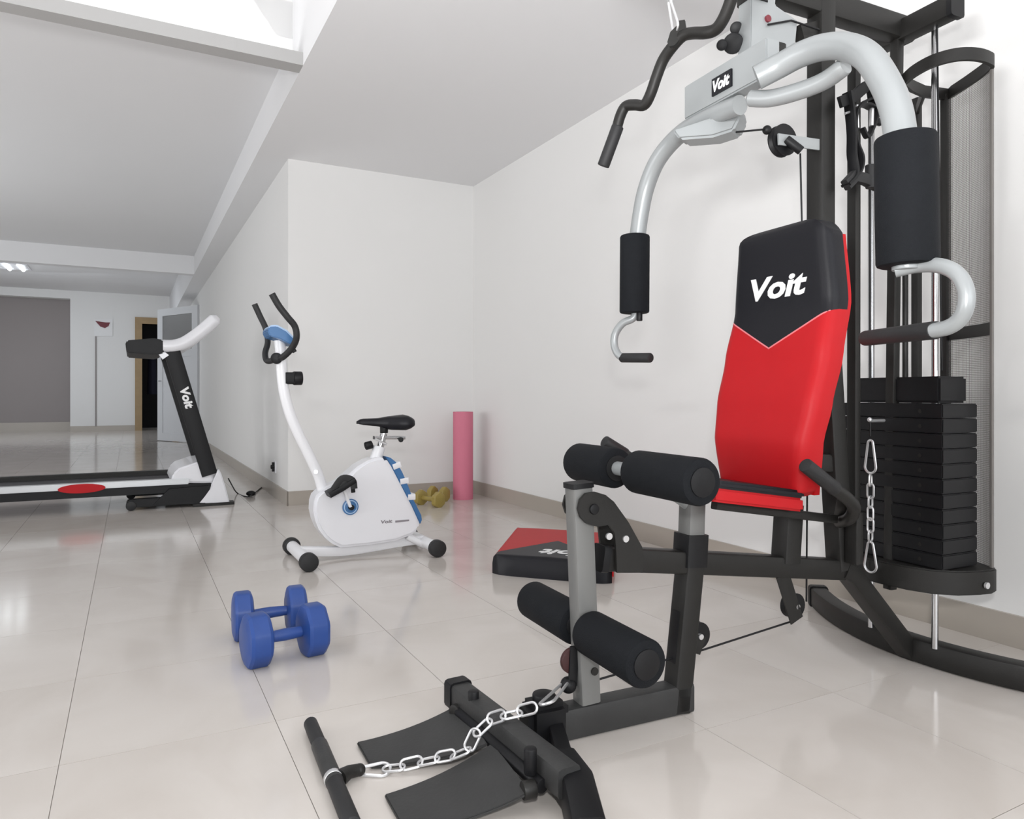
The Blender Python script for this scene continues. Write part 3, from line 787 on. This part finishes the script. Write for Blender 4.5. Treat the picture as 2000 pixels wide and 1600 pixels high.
# row bar on the floor
rb = thing('row_bar', 'short black row bar with foam ends lying on the floor beside the foot plates', 'pull bar', F(660, 1530, 0))
rp = [F(606, 1412, 0.018), F(640, 1487, 0.018), F(668, 1556, 0.018), F(720, 1690, 0.018)]
ax = (rp[3]-rp[0]).normalized(); q0 = rp[0]
MB().rod(q0, q0+ax*0.125, 0.0155, 20, 0.004).build('grip', m_grip, rb)
MB().rod(q0+ax*0.115, q0+ax*0.285, 0.0175, 20, 0.002).build('bar_tube', m_worn, rb)
MB().rod(q0+ax*0.262, q0+ax*0.275, 0.0185, 20, 0.001).build('collar', m_zinc, rb)
MB().rod(q0+ax*0.28, q0+ax*0.44, 0.0165, 20, 0.004).build('grip', m_grip, rb)
tt = F(702, 1504, 0.016)
MB().tube([F(664, 1520, 0.018), F(682, 1508, 0.018), tt], [0.017, 0.013, 0.012], 16).ball(tt, 0.0125).build('eyelet', m_black, rb)
# strap bundle hanging by the upright
hs = thing('strap_bundle', 'tangle of black straps and buckles hung between the upright and near press arm', 'straps', M(1672, 330, 0.06))
S = lambda x, y, s=0.06: M(x, y, s)
MB().bar(curve([S(1640, 200), S(1665, 190), S(1690, 170), S(1705, 166)], 5), 0.01, 0.03).build('top_loop', m_blackd, hs)
MB().bar(curve([S(1700, 168), S(1704, 190), S(1706, 210), S(1690, 205), S(1672, 212), S(1666, 240), S(1670, 280), S(1680, 310), S(1676, 335), S(1662, 350)], 6), 0.006, 0.028, up=GL).build('strap', m_blackd, hs)
MB().bar(curve([S(1655, 180), S(1660, 215), S(1664, 260), S(1664, 300), S(1668, 340), S(1652, 362)], 6), 0.008, 0.03, up=GL).build('strap', m_blackd, hs)
MB().bar(curve([S(1672, 212), S(1690, 198), S(1706, 196), S(1712, 225), S(1704, 250), S(1694, 268), S(1684, 250)], 6), 0.007, 0.016, up=GL).build('strap', m_blackd, hs)
MB().bar([S(1652, 362), S(1668, 345), S(1688, 350), S(1712, 362)], 0.03, 0.02, up=GL).build('handle_pad', m_grip, hs)
MB().rod(S(1700, 322), S(1701, 368), 0.014, 16, 0.003).build('handle_pad', m_grip, hs)
MB().rod(S(1710, 236), S(1720, 240), 0.010, 14, 0.002).build('buckle', m_blackd, hs)
MB().tube([S(1703, 212), S(1702, 246)], 0.006, 10).build('clip', m_zinc, hs)
MB().tube([S(1650, 222), S(1674, 214)], 0.0035, 10).tube([S(1674, 205), S(1676, 250)], 0.0035, 10).build('clip', m_zinc, hs)

# ================================================================== SPARE PAD ON THE FLOOR
pad = thing('seat_pad', 'loose red and black vinyl pad lying on the floor behind the leg lever', 'exercise pad', F(1080, 1090, 0))
n0, n1_, b0 = F(959, 1083, 0.088), F(1196, 1109, 0.088), F(984, 1021, 0.088)
PW = 0.53
PU = Vector((math.cos(math.radians(-19)), math.sin(math.radians(-19)), 0))
PV = Vector((math.cos(math.radians(81)), math.sin(math.radians(81)), 0)); PLn = 0.68
PO = n0+PU*(PW/2); PO.z = 0.0
hwp = lambda v: PW/2
VLp = lambda u: PLn*(0.56-0.50*abs(u))
b1 = lambda u: 0.0+0.03*abs(u)**9
t1 = lambda u: PLn-0.03*abs(u)**9
z0f = lambda v: 0.0
blk = cushion('pad_front', m_bvinyl, pad, PO, PU, PV, ZZ, hwp, b1, VLp, -0.004, 99, 0.088, z0f, 24, 16, 0.025)
redp = cushion('pad_rear', m_red, pad, PO, PU, PV, ZZ, hwp, VLp, t1, -9, PLn+0.004, 0.088, z0f, 24, 20, 0.025)
text('lettering', 'Voit', m_print, blk, PO+PU*0.05+PV*0.13+ZZ*0.0893, -PU, Vector((PU.y, -PU.x, 0)), 0.22, 0.10)
MB().prism([PO+PU*(PW/2+0.004)+PV*v+ZZ*z for v, z in ((0.02, 0.03), (0.02, 0.052), (PLn-0.02, 0.052), (PLn-0.02, 0.03))], PU*0.003).build('pad_piping', m_red, pad)

# ================================================================== DUMBBELLS
def dumbbell(name, label, cat, A_, B_, r, L, m, group=None, n=8, grip_r=0.016, flat=0.92):
    ax = (B_-A_).normalized(); 
    root = thing(name, label, cat, Vector(((A_.x+B_.x)/2, (A_.y+B_.y)/2, 0)), group)
    side = ZZ.cross(ax).normalized()
    up = ax.cross(side)
    for c in (A_, B_):
        mb = MB(); rings = []
        for (t, k) in ((-0.5, 0.72), (-0.42, 0.93), (-0.3, 1.0), (0.3, 1.0), (0.42, 0.93), (0.5, 0.72)):
            ring = []
            for i in range(n):
                for off in (-0.10, 0.10):
                    a = 2*math.pi*(i+0.5+off)/n
                    rr = r*k/(math.cos(math.pi/n))*0.985
                    ring.append(c+ax*(t*L)+side*(rr*math.cos(a))*flat+up*(rr*math.sin(a)))
            rings.append(ring)
        nn = len(rings[0]); vs = [v for rg in rings for v in rg]; fs = []
        for i in range(5):
            for k in range(nn):
                l = (k+1) % nn; fs.append((i*nn+k, i*nn+l, (i+1)*nn+l, (i+1)*nn+k))
        fs += [tuple(range(nn-1, -1, -1)), tuple(5*nn+k for k in range(nn))]
        mb.add(vs, fs); mb.build('weight_head', m, root, angle=25)
    d = (B_-A_).length
    ts = [0, 0.2, 0.35, 0.5, 0.65, 0.8, 1.0]; rs = [1.25, 0.95, 1.05, 1.12, 1.05, 0.95, 1.25]
    MB().tube([A_+ax*d*t for t in ts], [grip_r*k for k in rs], 16).build('handle', m, root)
    return root
def head(px, py, r): return F(px, py, r)
g = 'blue dumbbells on the floor'
r1 = 0.074
A_ = F(501, 1250, r1); B_ = F(611, 1229, r1)
dumbbell('dumbbell', 'blue rubber dumbbell nearest the viewer of the pair on the floor', 'dumbbell', A_, B_, r1, 0.072, m_blue, g)
A_ = F(474, 1203, r1); B_ = F(578, 1190, r1)
dumbbell('dumbbell', 'blue rubber dumbbell standing behind its twin, farther from the viewer', 'dumbbell', A_, B_, r1, 0.062, m_blue, g)
g = 'yellow dumbbells near the corner'
ry = 0.05
dumbbell('dumbbell', 'small yellow dumbbell in front, behind the exercise bike', 'dumbbell', F(822, 972, ry), F(856, 977, ry), ry, 0.05, m_yellow, g, n=6)
dumbbell('dumbbell', 'small yellow dumbbell close to the pink roll, behind its twin', 'dumbbell', F(845, 964, ry), F(868, 966, ry), ry, 0.045, m_yellow, g, n=6)

# ================================================================== PINK ROLL
pc = F(909, 976, 0); 
mbp = MB()
rl = thing('yoga_mat', 'rolled pink foam mat standing upright in the corner', 'mat', pc+E2*0.05)
sp = []
turns = 5.5; N_ = 150
pc2 = pc+E2*0.05
for k in range(N_+1):
    a = 2*math.pi*turns*k/N_; rr = 0.012+0.066*k/N_
    sp.append(Vector((pc2.x+rr*math.cos(a-0.9), pc2.y+rr*math.sin(a-0.9), 0)))
vs = []; fs = []
th = 0.0045
for k, p in enumerate(sp):
    d = (sp[min(k+1, N_)]-sp[max(k-1, 0)]).normalized(); nrm = Vector((-d.y, d.x, 0))*th
    for (w_, z) in ((1, 0.0), (-1, 0.0), (-1, 0.655), (1, 0.655)): vs.append(p+nrm*w_+ZZ*z)
for k in range(N_):
    for i in range(4):
        j = (i+1) % 4; fs.append((k*4+i, k*4+j, k*4+4+j, k*4+4+i))
fs += [(0, 1, 2, 3), (N_*4+3, N_*4+2, N_*4+1, N_*4)]
mbp.add(vs, fs); mbp.build('rolled_sheet', m_pink, rl)
# ================================================================== EXERCISE BIKE
BQ = 3.41
bike = thing('exercise_bike', 'white upright exercise bike with blue trim and black saddle', 'exercise bike', R(1.0, BQ, 0))
Q = lambda px, py, dq=0.0: RQ(px, py, BQ+dq)
for p in (0.695, 1.305):
    st_ = MB().rod(R(p, 3.22, 0.042), R(p, 3.61, 0.042), 0.028, 24).build('stabiliser', m_whitem, bike)
    for (a, b) in ((3.20, 3.245), (3.585, 3.63)):
        MB().rod(R(p, a, 0.041), R(p, b, 0.041), 0.041, 24, 0.006).build('end_cap', m_grip, st_)
MB().bar(curve([R(0.70, BQ, 0.052), Q(668, 1076), Q(725, 1068), Q(790, 1057), R(1.30, BQ, 0.052)], 6), 0.045, 0.045).build('base_beam', m_whitem, bike)
MB().rod(Q(795, 1047, -0.03), Q(830, 1066, -0.03), 0.018, 16, 0.003).build('beam_bracket', m_whitem, bike)
shell = [(620, 958), (636, 948), (656, 940), (674, 926), (693, 909), (712, 898), (730, 892), (747, 893), (758, 910), (772, 937), (785, 962), (797, 985), (806, 1003), (812, 1018), (811, 1030), (798, 1041), (767, 1053), (715, 1061), (660, 1066), (643, 1058), (629, 1046), (618, 1031), (611, 1014), (607, 996), (608, 978), (612, 966)]
MB().prism([Q(px, py, 0) for px, py in shell], E2*0.062).build('body_shell', m_white, bike, bevel=0.014, angle=50)
blue_o = [(747, 890), (757, 893), (769, 903), (779, 920), (786, 936), (793, 953), (799, 971), (808, 988), (816, 1004), (817, 1013), (814, 1021)]
blue_i = [(812, 1018), (797, 985), (785, 962), (772, 937), (758, 910)]
rp_ = MB().prism([Q(px, py, 0) for px, py in blue_o+blue_i], E2*0.052).build('rear_panel', m_bluep, bike, bevel=0.003)
for (a, b) in (((761, 911), (777, 905)), ((775, 939), (792, 936)), ((790, 969), (805, 968))):
    a_, b_ = Q(*a), Q(*b)
    MB().bar([a_, b_-(b_-a_)*0.06], 0.108, 0.030, up=ZZ).build('stripe', m_whitem, rp_)
dc = Q(684, 990, -0.062)
hb = MB().rod(dc, dc-E2*0.010, 0.038, 32, 0.003).build('crank_hub', m_bluep, bike)
MB().rod(dc-E2*0.008, dc-E2*0.03, 0.013, 20, 0.002).build('crank_axle', m_blackd, hb)
MB().tube([dc-E2*0.009+E1*0.03*math.cos(a)+ZZ*0.03*math.sin(a) for a in [2*math.pi*k/28 for k in range(28)]], 0.003, 8, closed=True).build('hub_ring', m_bluel, hb)
pd = Q(668, 950, -0.115)
MB().bar([Q(684, 990, -0.085), Q(670, 952, -0.085)], 0.012, 0.026, up=E2).build('crank_arm', m_whitem, bike)
pdl = MB().bar([Q(640, 966, -0.115), Q(664, 953, -0.115), Q(690, 936, -0.115)], 0.085, 0.026).build('pedal', m_blackd, bike)
MB().bar(curve([Q(650, 958, -0.15), Q(668, 935, -0.15), Q(688, 938, -0.15), Q(692, 955, -0.15)], 5), 0.03, 0.006, up=E2).build('pedal_strap', m_grip, bike)
MB().rod(Q(688, 945, -0.12), Q(690, 962, -0.12), 0.010, 12).build('pedal_weight', m_blackd, bike)
MB().bar([Q(684, 990, 0.085), Q(698, 1028, 0.085)], 0.012, 0.026, up=E2).build('crank_arm', m_whitem, bike)
MB().bar([Q(676, 1030, 0.12), Q(722, 1024, 0.12)], 0.085, 0.024).build('pedal', m_blackd, bike)
text('lettering', 'Voit', m_gprint, bike, Q(755, 1019, -0.0625), E1, ZZ, 0.058, 0.017, shear=0.1)
for k, (x0, x1) in enumerate(((772, 799),)):
    MB().prism([Q(x0, 1017, -0.063), Q(x1, 1015, -0.063), Q(x1, 1018, -0.063), Q(x0, 1021, -0.063)], E2*0.0006).build('decal', m_gprint, bike)
col = [Q(630, 958), Q(622, 930), Q(604, 890), Q(584, 850), Q(567, 810), Q(556, 770), Q(551, 735), Q(549, 700), Q(546, 665)]
MB().tube(curve(col, 6), 0.0245, 20).build('handle_column', m_whitem, bike)
MB().rod(Q(617, 922, -0.024), Q(617, 922, -0.032), 0.009, 12).build('column_bolt', m_zinc, bike)
cn = [(517, 648), (521, 641), (535, 640), (553, 650), (571, 668), (573, 676), (560, 674), (540, 664), (522, 659)]
con = MB().prism([Q(px, py) for px, py in cn], E2*0.075).build('console', m_bluep, bike, bevel=0.004)
MB().prism([Q(px, py) for px, py in ((519, 644), (523, 638), (536, 637), (555, 647), (573, 665), (570, 669), (550, 653), (534, 645))], E2*0.068).build('console_face', m_bluel, con, bevel=0.003)
nb = [Q(531, 574, -0.16), Q(545, 598, -0.16), Q(562, 620, -0.16), Q(576, 638, -0.15), Q(579, 660, -0.14), Q(570, 680, -0.10), Q(553, 697, -0.05), Q(540, 702, 0.0)]
MB().tube(curve(nb, 6), 0.0145, 18).build('handlebar', m_grip, bike)
nb = [Q(497, 594, 0.13), Q(508, 618, 0.13), Q(519, 642, 0.12), Q(523, 668, 0.11), Q(518, 690, 0.09), Q(522, 705, 0.05), Q(540, 702, 0.0)]
MB().tube(curve(nb, 6), 0.0135, 18).build('handlebar', m_grip, bike)
MB().rod(Q(540, 700, -0.035), Q(540, 700, 0.035), 0.026, 20, 0.005).build('handlebar_clamp', m_blackd, bike)
MB().rod(Q(572, 681, -0.1), Q(576, 688, -0.1), 0.010, 12).build('clamp_knob', m_blackd, bike)
MB().bar([Q(556, 739), Q(574, 739)], 0.05, 0.055).build('dial_housing', m_blackd, bike)
MB().rod(Q(572, 739, -0.0), Q(590, 739, -0.0), 0.032, 24, 0.005).build('tension_dial', m_blackd, bike)
# saddle
sx = lambda t: Q(697+t*106, 826).copy()
vs = []; fs = []; NS = 18; NC = 16
s0, s1 = Q(697, 828), Q(804, 828)
wtab = [(0, 0.010), (0.06, 0.02), (0.3, 0.028), (0.5, 0.045), (0.7, 0.085), (0.85, 0.098), (0.95, 0.085), (1.0, 0.05)]
ttab = [(0, 0.0), (0.08, 0.012), (0.35, 0.015), (0.6, 0.026), (0.85, 0.034), (1.0, 0.016)]
btab = [(0, -0.004), (0.1, -0.012), (0.35, -0.018), (0.6, -0.036), (0.85, -0.038), (1.0, -0.014)]
for i in range(NS+1):
    t = i/NS; w_ = interp(wtab, t); tp = interp(ttab, t)+0.013; bt_ = interp(btab, t)+0.006
    c = s0.lerp(s1, t)
    for k in range(NC):
        a = 2*math.pi*k/NC
        y = math.copysign(abs(math.cos(a))**0.8, math.cos(a))*w_; z = math.sin(a)
        zz_ = (tp if z > 0 else -bt_)*math.copysign(abs(z)**0.7, z)
        vs.append(c+E2*y+ZZ*zz_)
for i in range(NS):
    for k in range(NC):
        l = (k+1) % NC; fs.append((i*NC+k, i*NC+l, (i+1)*NC+l, (i+1)*NC+k))
fs += [tuple(range(NC)), tuple(NS*NC+k for k in range(NC-1, -1, -1))]
ms = MB(); ms.add(vs, fs); ms.build('saddle', m_bvinyl, bike, angle=60)
MB().rod(Q(750, 832), Q(750, 846), 0.020, 16, 0.003).build('saddle_clamp', m_blackd, bike)
MB().bar([Q(730, 855), Q(790, 855)], 0.03, 0.016).build('saddle_slider', m_chrome, bike)
MB().rod(Q(738, 892), Q(750, 846), 0.017, 16).build('seat_post', m_chrome, bike)
MB().rod(Q(733, 900), Q(741, 872), 0.030, 20, 0.004).build('post_collar', m_whitem, bike)
MB().rod(Q(727, 868, 0.0), Q(713, 872, 0.0), 0.020, 16, 0.005).build('height_knob', m_blackd, bike)
MB().rod(Q(783, 859, -0.03), Q(783, 859, 0.03), 0.013, 16, 0.004).build('slider_knob', m_blackd, bike)
MB().rod(Q(733, 857, -0.03), Q(755, 868, -0.03), 0.006, 10).build('slider_lever', m_zinc, bike)

# ================================================================== TREADMILL
tm = thing('treadmill', 'black and white treadmill with upright console standing along the passage wall', 'treadmill', R(0.0, 5.8, 0))
TQn, TQf = 5.47, 6.10
def tx(px, q=TQn):
    v = RQ(px, 900, q); return v.dot(E1)
MB().rbox(-1.15, 0.36, TQn, TQn+0.075, 0.160, 0.200).build('side_rail', m_alu, tm, bevel=0.006)
MB().rbox(-1.15, 0.36, TQf-0.02, TQf+0.055, 0.160, 0.205).build('side_rail', m_black, tm, bevel=0.006)
MB().rbox(-1.15, 0.50, TQn+0.012, TQn+0.05, 0.105, 0.160).build('side_frame', m_blackd, tm, smooth=False)
MB().rbox(-1.15, 0.50, TQf, TQf+0.04, 0.105, 0.160).build('side_frame', m_blackd, tm, smooth=False)
MB().rbox(-1.12, 0.40, TQn+0.07, TQf-0.015, 0.158, 0.172).build('running_belt', m_belt, tm, smooth=False)
MB().rod(R(-1.12, TQn+0.05, 0.145), R(-1.12, TQf, 0.145), 0.028).build('rear_roller', m_blackd, tm)
for q in (TQn+0.02, TQf):
    MB().rbox(-1.10, -1.02, q, q+0.04, 0.0, 0.11).build('rear_foot', m_blackd, tm, bevel=0.005)
xr = tx(160)
el = [R(xr+0.135*math.cos(a), TQn-0.001, 0.168+0.030*math.sin(a)) for a in [2*math.pi*k/28 for k in range(28)]]
MB().prism(el, E2*0.004).build('side_badge', m_red, tm)
T_ = lambda px, py, dq=0.0: RQ(px, py, TQn+dq)
hood = [(333, 944), (338, 926), (350, 915), (385, 903), (404, 900), (416, 928), (418, 944)]
hp_ = [T_(px, py) for px, py in hood]
MB().prism([p+E2*0.315 for p in hp_], E2*0.305).build('motor_hood', m_white, tm, bevel=0.012)
MB().rbox(tx(250), tx(445), TQn+0.0, TQn+0.06, 0.02, 0.075).build('base_rail', m_blackd, tm, bevel=0.006)
MB().rbox(tx(250), tx(445), TQf-0.02, TQf+0.04, 0.02, 0.075).build('base_rail', m_blackd, tm, bevel=0.006)
MB().rbox(tx(330), tx(400), TQn+0.06, TQf-0.02, 0.06, 0.15).build('motor_tray', m_blackd, tm, smooth=False)
for q in (TQn-0.005, TQf-0.02):
    MB().rod(R(tx(256), q, 0.032), R(tx(256), q+0.06, 0.032), 0.032, 20, 0.004).build('wheel', m_grip, tm)
MB().prism([T_(px, py) for px, py in ((330, 955), (412, 948), (400, 984), (300, 986))], E2*0.012).build('side_brace', m_blackd, tm)
cov = [(385, 984), (398, 968), (411, 950), (421, 928), (426, 914), (432, 925), (440, 950), (449, 984)]
for dq in (0.0, 0.6):
    cp = [T_(px, py)+E2*(dq+0.02) for px, py in cov]
    MB().prism(cp, E2*0.035).build('base_cover', m_white, tm, bevel=0.008)
    fp = [p-E2*0.0 for p in cp]
    MB().box((cp[0]+cp[-1])/2-ZZ*((cp[0].z+cp[-1].z)/2-0.010), E1*0.135, E2*0.045, ZZ*0.010).build('foot_pad', m_black, tm)
    up_ = MB().bar([T_(336, 686)+E2*(dq+0.02), T_(410, 928)+E2*(dq+0.02)], 0.105, 0.05, up=E2).build('upright', m_blackd, tm)
c0 = T_(365, 777, -0.007)
ud = (T_(410, 928)-T_(336, 686)).normalized()
text('lettering', 'Voit', m_print, tm, c0, ud, E2.cross(ud)*-1, 0.15, 0.06, shear=0.1, bold=0.045)
for dq in (0.0, 0.6):
    hp2 = [T_(318, 676)+E2*(dq+0.02), T_(338, 676)+E2*(dq+0.02), T_(358, 671)+E2*(dq+0.02), T_(378, 659)+E2*(dq+0.02), T_(400, 642)+E2*(dq+0.02), T_(418, 626)+E2*(dq+0.02), T_(426, 619)+E2*(dq+0.02)]
    cc = curve(hp2, 5); k_ = len(cc)
    MB().tube(cc, [0.045 if i < k_-4 else 0.045-0.006*(i-k_+5) for i in range(k_)], 20).build('handrail', m_white, tm)
MB().prism([T_(px, py)+E2*0.32 for px, py in ((245, 672), (248, 665), (300, 661), (318, 664), (320, 690), (305, 694), (248, 690))], E2*0.34).build('console', m_blackd, tm, bevel=0.008)
MB().prism([T_(px, py)+E2*0.02 for px, py in ((308, 690), (322, 688), (330, 694), (318, 702))], E2*0.03).build('console_bracket', m_white, tm)
# power cord with in-line block and plug on the passage wall
cd = thing('power_cord', 'thin dark power cord with an in-line block running from the treadmill to the wall plug', 'cord', F(490, 966, 0))
wp = RPp(534, 912, 0.965)
cpts = [T_(446, 935, 0.05), F(462, 962, 0.012), F(480, 970, 0.006), F(490, 968, 0.015), F(505, 957, 0.006), F(520, 944, 0.006), F(529, 935, 0.03), wp]
MB().tube(curve(cpts, 8), 0.0045, 8).build('cable', m_blackd, cd)
MB().ball(F(490, 964, 0.022), 0.030, 1.2, 1, 0.72).build('cord_block', m_blackd, cd)
MB().rod(wp+E1*0.012, wp-E1*0.02, 0.016, 14, 0.003).box(wp-ZZ*0.0, E1*0.01, E2*0.014, ZZ*0.035).build('plug', m_blackd, cd)
so = MB().box(wp+E1*0.0105, E1*0.0045, E2*0.045, ZZ*0.045).build('wall_socket', m_white, None, bevel=0.002)
tag(so, 'white wall socket low on the passage wall behind the treadmill plug', 'socket')

# ================================================================== FAR END OF THE PASSAGE
sg = thing('wall_sign', 'small white plate with a dark red emblem on the far wall', 'sign', RQ(201, 642, 17.82))
fq = lambda px, py, d=0.0: RQ(px, py, 17.83-d)
MB().prism([fq(184, 624), fq(220, 624), fq(220, 657), fq(184, 657)], E2*0.012).build('plate', m_print, sg)
MB().prism([fq(186, 627, 0.02), fq(207, 630, 0.02), fq(215, 630, 0.02), fq(212, 637, 0.02), fq(205, 641, 0.02), fq(196, 638, 0.02)], E2*0.006).build('emblem', m_dred, sg)
o = MB().rod(RQ(187, 657, 17.815), RQ(187, 833, 17.815), 0.012, 10).build('conduit_pipe', m_greywall, None)
tag(o, 'thin grey conduit pipe running down the far wall beneath the sign', 'pipe')
lf = thing('ceiling_light', 'ceiling light fitting with bright tubes in the far bay', 'ceiling light', R(-2.35, 13.9, FC))
lc_ = D(14, 519, 2.22*FOC/(PY0-519))
MB().box(lc_+ZZ*0.0-ZZ*0.0, E1*0.32, E2*0.34, ZZ*0.012).build('fitting', m_white, lf, smooth=False)
for k in (-1, 0, 1):
    c = lc_+E1*(0.20*k)-ZZ*0.012
    MB().rod(c-E2*0.3, c+E2*0.3, 0.03, 12).build('lamp_tube', m_lamp, lf)
hc = thing('coat', 'dark coat hanging inside the far doorway', 'clothing', R(0.42, 18.6, 1.9))
cpx = [R(0.42, 18.6, 1.9), R(0.42, 18.6, 1.6), R(0.42, 18.6, 1.1), R(0.42, 18.6, 0.7)]
mcb = MB()
mcb.sweep([R(0.42, 18.6, 1.95), R(0.42, 18.6, 1.85), R(0.42, 18.6, 1.4), R(0.42, 18.6, 0.8)], lambda i: [((0.05, 0.17, 0.18, 0.2)[i]*math.cos(2*math.pi*k/14), (0.04, 0.07, 0.09, 0.1)[i]*math.sin(2*math.pi*k/14)*(1+0.2*math.sin(5*k))) for k in range(14)], up=E1)
mcb.build('cloth', mat('dark_navy_cloth', (0.012, 0.013, 0.03), 0.9, var=0.2), hc)
